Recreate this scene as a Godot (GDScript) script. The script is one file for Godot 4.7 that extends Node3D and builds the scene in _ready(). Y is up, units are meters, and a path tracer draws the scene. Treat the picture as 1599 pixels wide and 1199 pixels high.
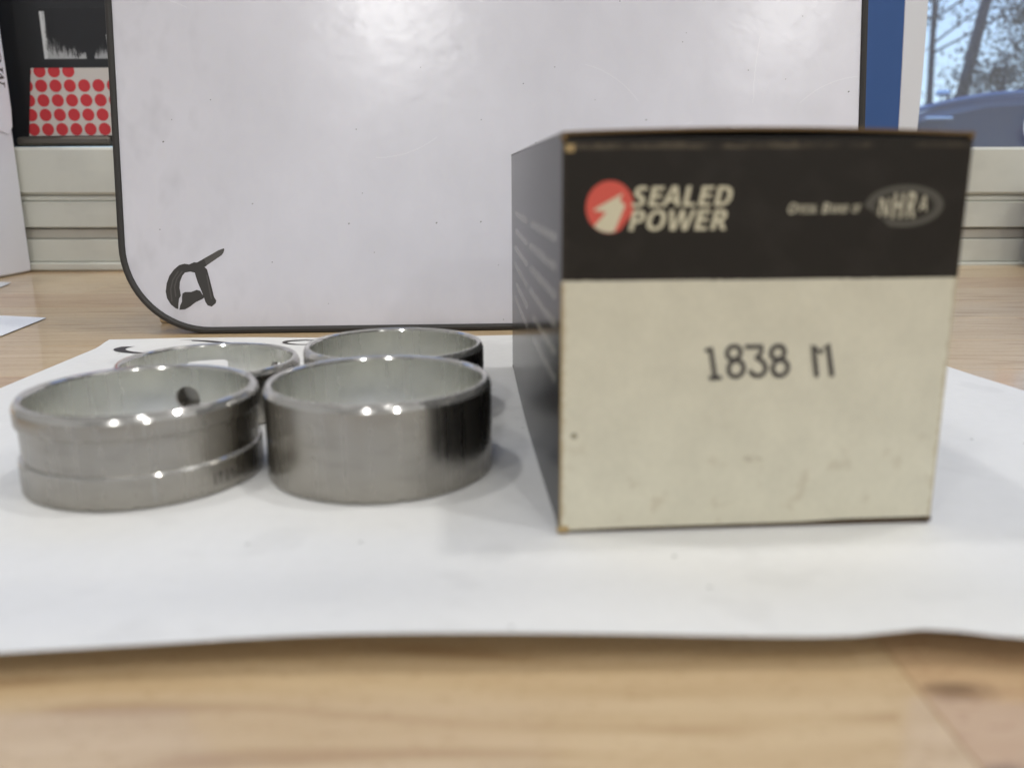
extends Node3D
# Bearing rings and their carton on a sheet of paper on a shop counter. Builders work in millimetres; Geo.commit() turns them into metres.

const MM := 0.001
var used_names := {}
var M := {}

class Geo:
	var v := PackedVector3Array()
	var n := PackedVector3Array()
	var t := PackedVector2Array()
	func tri(a: Vector3, b: Vector3, c: Vector3, na: Vector3, nb: Vector3, nc: Vector3, ua := Vector2.ZERO, ub := Vector2.ZERO, uc := Vector2.ZERO) -> void:
		if (b - a).cross(c - a).dot(na + nb + nc) > 0.0:
			v.append_array([a, c, b]); n.append_array([na, nc, nb]); t.append_array([ua, uc, ub])
		else:
			v.append_array([a, b, c]); n.append_array([na, nb, nc]); t.append_array([ua, ub, uc])
	func quad(a: Vector3, b: Vector3, c: Vector3, d: Vector3, na: Vector3, nb: Vector3, nc: Vector3, nd: Vector3, ua := Vector2.ZERO, ub := Vector2.ZERO, uc := Vector2.ZERO, ud := Vector2.ZERO) -> void:
		tri(a, b, c, na, nb, nc, ua, ub, uc)
		tri(a, c, d, na, nc, nd, ua, uc, ud)
	func flat(a: Vector3, b: Vector3, c: Vector3, d: Vector3, out: Vector3, ua := Vector2.ZERO, ub := Vector2.ZERO, uc := Vector2.ZERO, ud := Vector2.ZERO) -> void:
		quad(a, b, c, d, out, out, out, out, ua, ub, uc, ud)
	func box(c: Vector3, s: Vector3, bev := 0.0, uvs := Vector2(0.01, 0.01), uvo := Vector2.ZERO) -> void:
		# a box with chamfered edges; UVs laid on by the dominant axis, in millimetres times uvs
		var h := s * 0.5
		var b := minf(bev, minf(h.x, minf(h.y, h.z)) * 0.9)
		for ax in 3:
			for sg in [-1.0, 1.0]:
				var out := Vector3.ZERO; out[ax] = sg
				var i := (ax + 1) % 3
				var j := (ax + 2) % 3
				var q := []
				for k in [[-1, -1], [1, -1], [1, 1], [-1, 1]]:
					var p := Vector3.ZERO
					p[ax] = sg * h[ax]; p[i] = k[0] * (h[i] - b); p[j] = k[1] * (h[j] - b)
					q.append(p)
				var u := []
				for p in q:
					u.append((Vector2(p.x, p.z) if ax == 1 else Vector2(p.x, p.y) if ax == 2 else Vector2(p.z, p.y)) * uvs + uvo)
				flat(c + q[0], c + q[1], c + q[2], c + q[3], out, u[0], u[1], u[2], u[3])
		if b <= 0.0:
			return
		for ax in 3:
			var i := (ax + 1) % 3
			var j := (ax + 2) % 3
			for si in [-1.0, 1.0]:
				for sj in [-1.0, 1.0]:
					var q := []
					for e in [[-1.0, 0], [1.0, 0], [1.0, 1], [-1.0, 1]]:
						var p := Vector3.ZERO
						p[ax] = e[0] * (h[ax] - b)
						p[i] = si * (h[i] if e[1] == 0 else h[i] - b)
						p[j] = sj * (h[j] - b if e[1] == 0 else h[j])
						q.append(c + p)
					var out := Vector3.ZERO; out[i] = si; out[j] = sj; out = out.normalized()
					var uu := Vector2(c.x, c.z) * 0.0 + uvo
					flat(q[0], q[1], q[2], q[3], out, uu, uu, uu, uu)
		for sx in [-1.0, 1.0]:
			for sy in [-1.0, 1.0]:
				for sz in [-1.0, 1.0]:
					var sv := Vector3(sx, sy, sz)
					var o := sv.normalized()
					tri(c + sv * Vector3(h.x, h.y - b, h.z - b), c + sv * Vector3(h.x - b, h.y, h.z - b), c + sv * Vector3(h.x - b, h.y - b, h.z), o, o, o, uvo, uvo, uvo)
	func poly(pts: PackedVector2Array, o: Vector3, X: Vector3, Y: Vector3, uvs := Vector2(0.01, 0.01)) -> void:
		var idx := Geometry2D.triangulate_polygon(pts)
		var out := X.cross(Y).normalized()
		for k in range(0, idx.size(), 3):
			var a := pts[idx[k]]; var b := pts[idx[k + 1]]; var c := pts[idx[k + 2]]
			tri(o + X * a.x + Y * a.y, o + X * b.x + Y * b.y, o + X * c.x + Y * c.y, out, out, out, a * uvs, b * uvs, c * uvs)
	func slab(pts: PackedVector2Array, o: Vector3, X: Vector3, Y: Vector3, thick: float, uvs := Vector2(0.01, 0.01)) -> void:
		# the outline as a plate: front at o, back `thick` behind it
		var out := X.cross(Y).normalized()
		poly(pts, o, X, Y, uvs)
		var idx := Geometry2D.triangulate_polygon(pts)
		for k in range(0, idx.size(), 3):
			var a := pts[idx[k]]; var b := pts[idx[k + 1]]; var c := pts[idx[k + 2]]
			tri(o - out * thick + X * a.x + Y * a.y, o - out * thick + X * b.x + Y * b.y, o - out * thick + X * c.x + Y * c.y, -out, -out, -out, a * uvs, b * uvs, c * uvs)
		var ccw := -1.0 if Geometry2D.is_polygon_clockwise(pts) else 1.0
		for k in pts.size():
			var a := pts[k]; var b := pts[(k + 1) % pts.size()]
			var e := (b - a).normalized()
			var sn := (X * e.y - Y * e.x) * -ccw
			if Geometry2D.is_polygon_clockwise(pts):
				sn = (X * -e.y + Y * e.x)
			else:
				sn = (X * e.y - Y * e.x)
			var pa := o + X * a.x + Y * a.y; var pb := o + X * b.x + Y * b.y
			flat(pa, pb, pb - out * thick, pa - out * thick, sn, a * uvs, b * uvs, b * uvs, a * uvs)
	func stroke(pts: PackedVector2Array, w: float, o: Vector3, X: Vector3, Y: Vector3) -> void:
		# an inked line of width w with round ends
		var left := PackedVector2Array(); var right := PackedVector2Array()
		for k in pts.size():
			var d := (pts[mini(k + 1, pts.size() - 1)] - pts[maxi(k - 1, 0)]).normalized()
			var q := Vector2(-d.y, d.x) * w * 0.5
			left.append(pts[k] + q); right.append(pts[k] - q)
		var out := X.cross(Y).normalized()
		var at := func(p: Vector2) -> Vector3: return o + X * p.x + Y * p.y
		for k in pts.size() - 1:
			flat(at.call(left[k]), at.call(left[k + 1]), at.call(right[k + 1]), at.call(right[k]), out)
		for e in [0, pts.size() - 1]:
			for k in 10:
				var a := TAU * k / 10.0; var b := TAU * (k + 1) / 10.0
				tri(at.call(pts[e]) - out * 0.002, at.call(pts[e] + Vector2(cos(a), sin(a)) * w * 0.5) - out * 0.002, at.call(pts[e] + Vector2(cos(b), sin(b)) * w * 0.5) - out * 0.002, out, out, out)
	func lathe(prof: Array, seg: int, c := Vector3.ZERO, axis := Vector3.UP) -> void:
		# prof: [radius, height] pairs; each segment flat in profile, round about the axis
		var side := axis.cross(Vector3.RIGHT if absf(axis.x) < 0.9 else Vector3.FORWARD).normalized()
		var third := axis.cross(side)
		for k in prof.size() - 1:
			var r0: float = prof[k][0]; var y0: float = prof[k][1]
			var r1: float = prof[k + 1][0]; var y1: float = prof[k + 1][1]
			var nn := Vector2(y1 - y0, r0 - r1).normalized()
			for s in seg:
				var a := TAU * s / seg; var b := TAU * (s + 1) / seg
				var da := side * cos(a) + third * sin(a); var db := side * cos(b) + third * sin(b)
				var na := da * nn.x + axis * nn.y; var nb := db * nn.x + axis * nn.y
				quad(c + da * r0 + axis * y0, c + db * r0 + axis * y0, c + db * r1 + axis * y1, c + da * r1 + axis * y1, na, nb, nb, na, Vector2(float(s) / seg, y0 * 0.02), Vector2(float(s + 1) / seg, y0 * 0.02), Vector2(float(s + 1) / seg, y1 * 0.02), Vector2(float(s) / seg, y1 * 0.02))
	func tube(pts: Array, r0: float, r1: float, seg := 8) -> void:
		for k in pts.size() - 1:
			var a: Vector3 = pts[k]; var b: Vector3 = pts[k + 1]
			var ra := lerpf(r0, r1, float(k) / (pts.size() - 1)); var rb := lerpf(r0, r1, float(k + 1) / (pts.size() - 1))
			var d := (b - a).normalized()
			var side := d.cross(Vector3(0.13, 0.2, 0.97)).normalized(); var third := d.cross(side)
			for s in seg:
				var x := TAU * s / seg; var y := TAU * (s + 1) / seg
				var dx := side * cos(x) + third * sin(x); var dy := side * cos(y) + third * sin(y)
				quad(a + dx * ra, a + dy * ra, b + dy * rb, b + dx * rb, dx, dy, dy, dx)
	func mesh() -> ArrayMesh:
		var arr := []; arr.resize(Mesh.ARRAY_MAX)
		var s := PackedVector3Array(); s.resize(v.size())
		for k in v.size():
			s[k] = v[k] * 0.001
		arr[Mesh.ARRAY_VERTEX] = s; arr[Mesh.ARRAY_NORMAL] = n; arr[Mesh.ARRAY_TEX_UV] = t
		var m := ArrayMesh.new()
		m.add_surface_from_arrays(Mesh.PRIMITIVE_TRIANGLES, arr)
		return m


func numbered(called: String) -> String:
	var k: int = used_names.get(called, 0)
	used_names[called] = k + 1
	return called if k == 0 else "%s_%03d" % [called, k]

func thing(called: String, label: String, category: String, at := Vector3.ZERO, turn := 0.0, group := "") -> Node3D:
	var o := Node3D.new()
	o.name = numbered(called)
	add_child(o, true)
	o.position = at * MM
	o.rotation.y = turn
	o.set_meta("label", label); o.set_meta("category", category)
	if group:
		o.set_meta("group", group)
	return o

func put(g: Geo, called: String, mat: Material, parent: Node, at := Vector3.ZERO) -> MeshInstance3D:
	return put_mesh(g.mesh(), called, mat, parent, at)

func put_mesh(m: Mesh, called: String, mat: Material, parent: Node, at := Vector3.ZERO) -> MeshInstance3D:
	var o := MeshInstance3D.new()
	o.mesh = m
	o.material_override = mat
	if parent == self:
		o.name = numbered(called)
	else:
		var same := 0
		for c in parent.get_children():
			if c.get_meta("base", "") == called:
				same += 1
		o.name = called if same == 0 else "%s_%03d" % [called, same]
		o.set_meta("base", called)
	parent.add_child(o, true)
	o.position = at * MM
	return o

func struct(g: Geo, called: String, mat: Material, label: String, category: String, at := Vector3.ZERO) -> MeshInstance3D:
	var o := put(g, called, mat, self, at)
	o.set_meta("kind", "structure"); o.set_meta("label", label); o.set_meta("category", category)
	return o

func mat(c: Color, rough := 0.6, metal := 0.0, spec := 0.5) -> StandardMaterial3D:
	var m := StandardMaterial3D.new()
	m.albedo_color = c
	m.roughness = rough; m.metallic = metal; m.metallic_specular = spec
	return m

func rgb(r: float, g: float, b: float) -> Color:
	return Color(r / 255.0, g / 255.0, b / 255.0)

func noise(sd: int, freq: float, oct := 3) -> FastNoiseLite:
	var f := FastNoiseLite.new()
	f.seed = sd; f.frequency = freq; f.noise_type = FastNoiseLite.TYPE_SIMPLEX_SMOOTH
	f.fractal_type = FastNoiseLite.FRACTAL_FBM; f.fractal_octaves = oct
	return f

func tex(im: Image) -> ImageTexture:
	return ImageTexture.create_from_image(im)

# ---------------------------------------------------------------- textures
func wood_texture(sd: int, light: Color, dark: Color, streak: Color, knots: Array) -> ImageTexture:
	var w := 1024; var h := 160
	var im := Image.create(w, h, false, Image.FORMAT_RGB8)
	var a := noise(sd, 1.0, 3); var b := noise(sd + 7, 1.0, 2); var c := noise(sd + 13, 1.0, 2)
	for y in h:
		for x in w:
			var bend := b.get_noise_2d(x * 0.004, y * 0.01) * 14.0
			for k in knots:
				var d: Vector2 = Vector2((x - k[0]) / 2.4, y - k[1])
				bend += 26.0 * exp(-d.length_squared() / (k[2] * k[2] * 3.0)) * signf(y - k[1] + 0.01)
			var g := a.get_noise_2d(x * 0.005, (y + bend) * 0.05)
			var fine := c.get_noise_2d(x * 0.03, (y + bend) * 0.35)
			var col := dark.lerp(light, clampf(0.55 + g * 0.5 + fine * 0.12, 0.0, 1.0))
			var s := smoothstep(0.32, 0.62, b.get_noise_2d(x * 0.006 + 60.0, (y + bend) * 0.045))
			col = col.lerp(streak, s * 0.45)
			if c.get_noise_2d(x * 0.09 + 300.0, y * 0.7) > 0.52:
				col = col.lerp(streak, 0.35)
			for k in knots:
				var d: float = Vector2((x - k[0]) / 1.7, y - k[1]).length() / k[2]
				col = col.lerp(streak.darkened(0.45), 0.5 * (1.0 - smoothstep(0.1, 1.6, d + fine * 0.6)))
			im.set_pixel(x, y, col)
	return tex(im)

func board_texture() -> ImageTexture:
	var w := 1024; var h := 780
	var im := Image.create(w, h, false, Image.FORMAT_RGB8)
	var a := noise(31, 1.0, 4); var b := noise(32, 1.0, 3)
	for y in h:
		for x in w:
			var f := a.get_noise_2d(x * 0.006, y * 0.006)
			var d := b.get_noise_2d(x * 0.02, y * 0.012)
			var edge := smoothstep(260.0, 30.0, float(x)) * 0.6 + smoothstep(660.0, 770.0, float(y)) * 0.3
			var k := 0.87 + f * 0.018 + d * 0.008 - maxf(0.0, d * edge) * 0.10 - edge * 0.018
			im.set_pixel(x, y, Color(k * 0.985, k * 0.98, k * 1.015))
	var r := RandomNumberGenerator.new(); r.seed = 5
	for k in 60:      # grit and pen dots
		var x := int(r.randf() * w); var y := int(pow(r.randf(), 0.6) * h)
		var g := r.randf_range(0.15, 0.6)
		im.set_pixel(clampi(x, 1, w - 3), clampi(y, 1, h - 3), Color(g, g, g))
		if r.randf() < 0.3:
			im.set_pixel(clampi(x + 1, 1, w - 3), clampi(y, 1, h - 3), Color(g, g, g))
			im.set_pixel(clampi(x, 1, w - 3), clampi(y + 1, 1, h - 3), Color(g, g, g).lightened(0.3))
	for k in 9:       # faint wiped scratches
		var p := Vector2(r.randf() * w, r.randf() * h); var dir := Vector2.from_angle(r.randf() * TAU); var cur := r.randf_range(-0.01, 0.01)
		for s in 90:
			p += dir; dir = dir.rotated(cur)
			if p.x > 1 and p.y > 1 and p.x < w - 1 and p.y < h - 1:
				im.set_pixel(int(p.x), int(p.y), im.get_pixel(int(p.x), int(p.y)).lightened(0.25))
	return tex(im)

func front_texture() -> ImageTexture:
	# print on the front panel: a black band over a cream field, both handled and stained
	var w := 700; var h := 700
	var im := Image.create(w, h, false, Image.FORMAT_RGB8)
	var a := noise(41, 1.0, 4); var b := noise(42, 1.0, 3)
	var black := rgb(35, 31, 26); var cream := rgb(213, 208, 188)
	for y in h:
		for x in w:
			var f := a.get_noise_2d(x * 0.008, y * 0.008); var g := b.get_noise_2d(x * 0.05, y * 0.05)
			var v := 68.7 - y * 68.7 / h; var u := x * 68.1 / w
			var edge := 45.05 - u * 0.004 + g * 0.05
			var c: Color
			if v > edge:
				c = black.lightened(maxf(0.0, f) * 0.05)
				if v > 66.2 and v < 67.0 + g * 0.4:      # rubbed fold below the top edge
					c = c.lerp(rgb(112, 101, 82), clampf(0.30 + f * 0.9, 0.0, 0.6))
			else:
				c = cream.darkened(clampf(0.03 + f * 0.03 + g * 0.015, 0.0, 0.2))
				var st := smoothstep(0.30, 0.6, a.get_noise_2d(x * 0.012 + 90.0, y * 0.012 + 40.0)) * smoothstep(26.0, 8.0, v)
				c = c.lerp(rgb(176, 164, 142), st * 0.35)
				if Vector2(u - 2.3, v - 18.1).length() < 0.55:
					c = c.lerp(rgb(96, 84, 62), 0.6)
				if Vector2((u - 34.0) / 3.2, v - 13.2 + (u - 34.0) * 0.12).length() < 0.6:
					c = c.lerp(rgb(150, 138, 118), 0.35 + g * 0.4)
			var rub := minf(minf(u, 68.1 - u), v)
			if rub < 0.55 + g * 0.5:
				c = c.lerp(rgb(148, 128, 92), 0.3 if v < edge else 0.08)
			im.set_pixel(x, y, c)
	return tex(im)

func side_texture() -> ImageTexture:
	# glossy black side with rows of small pale print too fine to read
	var w := 1024; var h := 512
	var im := Image.create(w, h, false, Image.FORMAT_RGB8)
	im.fill(rgb(38, 37, 36))
	var r := RandomNumberGenerator.new(); r.seed = 12
	for col in [[0.06, 0.40], [0.47, 0.84]]:
		for row in 6:
			var v: float = 51.0 - row * 5.15
			var y := int((68.7 - v) / 68.7 * h)
			var x: float = col[0] * w
			var stop: float = col[1] * w - r.randf() * 0.06 * w
			while x < stop:
				var word := r.randf_range(22.0, 60.0)
				var q := 0.0
				while q < word:
					var hh := r.randi_range(9, 14)
					im.fill_rect(Rect2i(int(x + q), y - hh, 6, hh), rgb(186, 183, 172))
					q += 7.0
				x += word + 14.0
	return tex(im)

func patch_texture() -> ImageTexture:
	# a high-contrast print: black with a pale ragged corner
	var w := 240; var h := 150
	var im := Image.create(w, h, false, Image.FORMAT_RGB8)
	var a := noise(61, 1.0, 3)
	for y in h:
		for x in w:
			var u := float(x) / w; var v := 1.0 - float(y) / h
			var rag := a.get_noise_2d(x * 0.12, y * 0.02) * 0.5 + a.get_noise_2d(x * 0.3, y * 0.08) * 0.3
			var k := 0.0
			if v < 0.94:
				k = maxf(k, 1.0 - smoothstep(0.035, 0.085, u + rag * 0.05))
			var rise := 0.34 * (1.0 - smoothstep(0.0, 0.56, u)) + 0.10
			if u < 0.56:
				k = maxf(k, 0.8 * (1.0 - smoothstep(rise * 0.2, rise * 1.1, v + rag * 0.35)))
			if u > 0.67 and u < 0.86:
				k = maxf(k, 0.75 * (1.0 - smoothstep(0.05, 0.32 - absf(u - 0.79) * 1.6, v + rag * 0.22)))
			if absf(u - 0.875 + (v - 0.4) * 0.05) < 0.022 and v > 0.25 and v < 0.48:
				k = 0.85
			im.set_pixel(x, y, rgb(22, 21, 20).lerp(rgb(205, 206, 204), k))
	return tex(im)

func paper_texture() -> ImageTexture:
	# copier paper that has lain on a workshop counter: faint smudges, a few specks and two soft folds
	var w := 900; var h := 700
	var im := Image.create(w, h, false, Image.FORMAT_RGB8)
	var a := noise(72, 1.0, 4); var b := noise(73, 1.0, 3)
	for y in h:
		for x in w:
			var k := 0.978 + a.get_noise_2d(x * 0.007, y * 0.007) * 0.012 + b.get_noise_2d(x * 0.08, y * 0.08) * 0.008
			k -= 0.022 * smoothstep(0.28, 0.6, b.get_noise_2d(x * 0.013 + 70.0, y * 0.013))
			im.set_pixel(x, y, Color(k, k, k * 0.998))
	var r := RandomNumberGenerator.new(); r.seed = 8
	for k in 70:
		var x := r.randi_range(2, w - 4); var y := r.randi_range(2, h - 4); var g := r.randf_range(0.45, 0.85)
		for q in [[0, 0], [1, 0], [0, 1]]:
			im.set_pixel(x + q[0], y + q[1], Color(g, g, g * 0.98))
	return tex(im)

func streak_texture() -> ImageTexture:
	# polish that changes round the ring: runs of finer and coarser turning marks
	var im := Image.create(1024, 64, false, Image.FORMAT_RGB8)
	var a := noise(77, 1.0, 3)
	for x in 1024:
		var an := TAU * x / 1024.0
		var k := a.get_noise_2d(cos(an) * 4.0, sin(an) * 4.0) * 0.8 + a.get_noise_2d(cos(an) * 11.0 + 50.0, sin(an) * 11.0) * 0.22
		for y in 64:
			var v := clampf(0.60 + k * 0.32 + a.get_noise_2d(x * 0.03, y * 0.4) * 0.04, 0.2, 1.0)
			im.set_pixel(x, y, Color(v, v, v))
	return tex(im)

func mottled(c: Color, amount: float, freq: float, sd: int) -> ImageTexture:
	var im := Image.create(256, 256, false, Image.FORMAT_RGB8)
	var a := noise(sd, 1.0, 4)
	for y in 256:
		for x in 256:
			var k := a.get_noise_2d(x * freq, y * freq) * amount
			im.set_pixel(x, y, c.lightened(k) if k > 0.0 else c.darkened(-k))
	return tex(im)

# ---------------------------------------------------------------- lettering
func letters(text: String, bold: bool, serif: bool, w: float, h: float, shear := 0.0) -> ArrayMesh:
	# flat lettering w by h millimetres, its lower left corner at the origin, facing +z
	var f := SystemFont.new()
	f.font_names = PackedStringArray(["Droid Serif" if serif else "Droid Sans"])
	f.font_weight = 700 if bold else 400
	var tm := TextMesh.new()
	tm.text = text; tm.font = f; tm.font_size = 64; tm.pixel_size = 0.01; tm.depth = 0.0; tm.curve_step = 1.0
	var src := tm.get_mesh_arrays()
	var vs: PackedVector3Array = src[Mesh.ARRAY_VERTEX]
	var idx = src[Mesh.ARRAY_INDEX]
	var lo := Vector2(1e9, 1e9); var hi := Vector2(-1e9, -1e9)
	for p in vs:
		lo = lo.min(Vector2(p.x, p.y)); hi = hi.max(Vector2(p.x, p.y))
	var k := Vector2((w - absf(shear) * h) / (hi.x - lo.x), h / (hi.y - lo.y))
	var g := Geo.new()
	var q := []
	for p in vs:
		var y := (p.y - lo.y) * k.y
		q.append(Vector3((p.x - lo.x) * k.x + shear * y, y, 0))
	var order := PackedInt32Array(range(vs.size())) if idx == null else idx as PackedInt32Array
	for i in range(0, order.size(), 3):
		g.tri(q[order[i]], q[order[i + 1]], q[order[i + 2]], Vector3.BACK, Vector3.BACK, Vector3.BACK)
	return g.mesh()

# ---------------------------------------------------------------- bearing rings
func wall_band(g: Geo, r: float, y0: float, y1: float, dir: float, holes: Array, seg := 180) -> void:
	# a cylinder wall from y0 to y1, facing outwards (dir 1) or inwards (-1), pierced by holes [angle deg, y, half width, half height, corner radius]
	var nrm := func(a: float) -> Vector3: return Vector3(cos(a), 0, sin(a)) * dir
	var pos := func(a: float, y: float) -> Vector3: return Vector3(cos(a) * r, y, sin(a) * r)
	var step := TAU / seg
	var cut := {}
	for hl in holes:
		var c: float = deg_to_rad(hl[0]); var half: float = hl[2] / r
		var s0 := int(floor((c - half) / step)) - 1
		var s1 := int(ceil((c + half) / step)) + 1
		for s in range(s0, s1):
			cut[posmod(s, seg)] = true
		var a0 := s0 * step; var a1 := s1 * step
		var num := 64
		for k in num:
			var pts := []
			for e in [k, k + 1]:
				var th: float = TAU * e / num
				var d := Vector2(cos(th), sin(th))
				var inner := hole_edge(d, hl[2], hl[3], hl[4])
				var in2 := Vector2(c + inner.x / r, hl[1] + inner.y)
				# the same direction carried to the border of the patch
				var bx: float = ((a1 - c) if d.x > 0 else (c - a0)) / maxf(absf(d.x), 1e-6)
				var by: float = ((y1 - hl[1]) if d.y > 0 else (hl[1] - y0)) / maxf(absf(d.y), 1e-6)
				var sx: float = hl[2] / r; var sy: float = hl[3]
				bx = ((a1 - c) if d.x > 0 else (c - a0)) / maxf(absf(d.x) * sx, 1e-7)
				by = ((y1 - hl[1]) if d.y > 0 else (hl[1] - y0)) / maxf(absf(d.y) * sy, 1e-7)
				var m := minf(bx, by)
				pts.append([in2, Vector2(c + d.x * sx * m, hl[1] + d.y * sy * m)])
			for ring in 4:
				var f0 := ring / 4.0; var f1 := (ring + 1) / 4.0
				var A: Vector2 = pts[0][0].lerp(pts[0][1], f0); var B: Vector2 = pts[1][0].lerp(pts[1][1], f0)
				var C: Vector2 = pts[1][0].lerp(pts[1][1], f1); var D: Vector2 = pts[0][0].lerp(pts[0][1], f1)
				g.quad(pos.call(A.x, A.y), pos.call(B.x, B.y), pos.call(C.x, C.y), pos.call(D.x, D.y), nrm.call(A.x), nrm.call(B.x), nrm.call(C.x), nrm.call(D.x), Vector2(A.x / TAU, A.y * 0.02), Vector2(B.x / TAU, B.y * 0.02), Vector2(C.x / TAU, C.y * 0.02), Vector2(D.x / TAU, D.y * 0.02))
			# the corners of the patch that the fan leaves out
			var o0: Vector2 = pts[0][1]; var o1: Vector2 = pts[1][1]
			if absf(o0.x - o1.x) > 1e-6 and absf(o0.y - o1.y) > 1e-6:
				var cx := a1 if (o0.x + o1.x) * 0.5 > c else a0
				var cy := y1 if (o0.y + o1.y) * 0.5 > hl[1] else y0
				g.tri(pos.call(o0.x, o0.y), pos.call(o1.x, o1.y), pos.call(cx, cy), nrm.call(o0.x), nrm.call(o1.x), nrm.call(cx))
	for s in seg:
		if cut.has(s):
			continue
		var a := s * step; var b := (s + 1) * step
		g.quad(pos.call(a, y0), pos.call(b, y0), pos.call(b, y1), pos.call(a, y1), nrm.call(a), nrm.call(b), nrm.call(b), nrm.call(a), Vector2(a / TAU, y0 * 0.02), Vector2(b / TAU, y0 * 0.02), Vector2(b / TAU, y1 * 0.02), Vector2(a / TAU, y1 * 0.02))

func hole_edge(d: Vector2, hw: float, hh: float, rad: float) -> Vector2:
	# point of a rounded rectangle in the direction d (d scaled by the half sizes)
	var p := Vector2(d.x * hw, d.y * hh)
	var k := 1.0 / maxf(absf(d.x), absf(d.y))
	p *= k
	var c := Vector2(clampf(p.x, -(hw - rad), hw - rad), clampf(p.y, -(hh - rad), hh - rad))
	var off := p - c
	if off.length() > rad:
		off = off.normalized() * rad
	return c + off

func hole_tunnel(hl: Array, r0: float, r1: float, mat_: Material, parent: Node, called: String) -> void:
	var g := Geo.new()
	var c: float = deg_to_rad(hl[0])
	for k in 64:
		var p := []
		for e in [k, k + 1]:
			var th: float = TAU * e / 64
			p.append(hole_edge(Vector2(cos(th), sin(th)), hl[2], hl[3], hl[4]))
		var q := []
		for rr in [r0, r1]:
			for e in 2:
				var a: float = c + p[e].x / r0
				q.append(Vector3(cos(a) * rr, hl[1] + p[e].y, sin(a) * rr))
		var mid: Vector2 = (p[0] + p[1]) * 0.5
		var inw := -(Vector3(-sin(c), 0, cos(c)) * mid.x + Vector3.UP * mid.y).normalized()
		g.flat(q[0], q[1], q[3], q[2], inw)
	put(g, called, mat_, parent)

func ring(label: String, at: Vector3, turn: float, R: float, H: float, wall: float, groove: Array, holes: Array, hole_name: String) -> Node3D:
	var o := thing("bearing_ring", label, "bearing", at, turn, "steel bearing rings on the paper")
	var shell := Geo.new()
	var ch := 1.5      # height of the upper outer chamfer
	var cw := 0.85
	var inner := R - wall
	if groove:
		var gr := R - 0.75
		wall_band(shell, R, 0.6, groove[0] - 0.55, 1.0, [])
		var ledge := Geo.new()
		ledge.lathe([[R, groove[0] - 0.55], [R - 0.18, groove[0] - 0.22], [R - 0.42, groove[0] - 0.04], [gr, groove[0]]], 180)
		put(ledge, "groove_ledge", M.rim, o)
		wall_band(shell, gr, groove[0], groove[1], 1.0, holes)
		shell.lathe([[gr, groove[1]], [R - 0.12, groove[1] + 0.35], [R, groove[1] + 0.6]], 180)
		wall_band(shell, R, groove[1] + 0.6, H - ch, 1.0, [])
	else:
		wall_band(shell, R, 0.6, H - ch, 1.0, holes)
	shell.lathe([[inner + 0.35, 0.0], [R - 0.5, 0.0], [R - 0.2, 0.12], [R, 0.6]], 180)
	put(shell, "steel_shell", M.steel, o)
	var edge := Geo.new()
	edge.lathe([[R, H - ch], [R - cw * 0.35, H - ch * 0.5], [R - cw * 0.75, H - 0.2], [R - cw, H], [inner + 0.62, H], [inner + 0.4, H - 0.1], [inner + 0.16, H - 0.36], [inner, H - 0.8]], 180)
	put(edge, "chamfered_rim", M.rim, o)
	var lin := Geo.new()
	wall_band(lin, inner, 0.8, H - 0.8, -1.0, holes)
	lin.lathe([[inner, 0.8], [inner + 0.35, 0.0]], 180)
	put(lin, "lining", M.lining, o)
	for hl in holes:
		hole_tunnel(hl, inner, R if not groove else R - 0.75, M.hole, o, hole_name)
	return o

# ---------------------------------------------------------------- outside
func leafy(parent: Node, called: String, spots: Array, count: int, size: float, m: Material, sd: int) -> void:
	var r := RandomNumberGenerator.new(); r.seed = sd
	var g := Geo.new()
	var up := Vector3(0, 0.3, 1).normalized()
	g.flat(Vector3(-220, 0, 0), Vector3(0, -500, 60), Vector3(220, 0, 0), Vector3(0, 500, 60), up)
	var mm := MultiMesh.new()
	mm.transform_format = MultiMesh.TRANSFORM_3D
	mm.mesh = g.mesh(); mm.instance_count = count
	for k in count:
		var s: Array = spots[r.randi() % spots.size()]
		var d := Vector3(r.randfn(), r.randfn(), r.randfn())
		d = d.normalized() * pow(r.randf(), 0.45) * s[1]
		var b := Basis.from_euler(Vector3(r.randf() * TAU, r.randf() * TAU, r.randf() * TAU)).scaled(Vector3.ONE * size * r.randf_range(0.6, 1.4))
		mm.set_instance_transform(k, Transform3D(b, s[0] + d * Vector3(1, 0.8, 1)))
	var o := MultiMeshInstance3D.new()
	o.multimesh = mm; o.material_override = m; o.name = called
	o.set_meta("kind", "stuff")
	parent.add_child(o, true)

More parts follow.
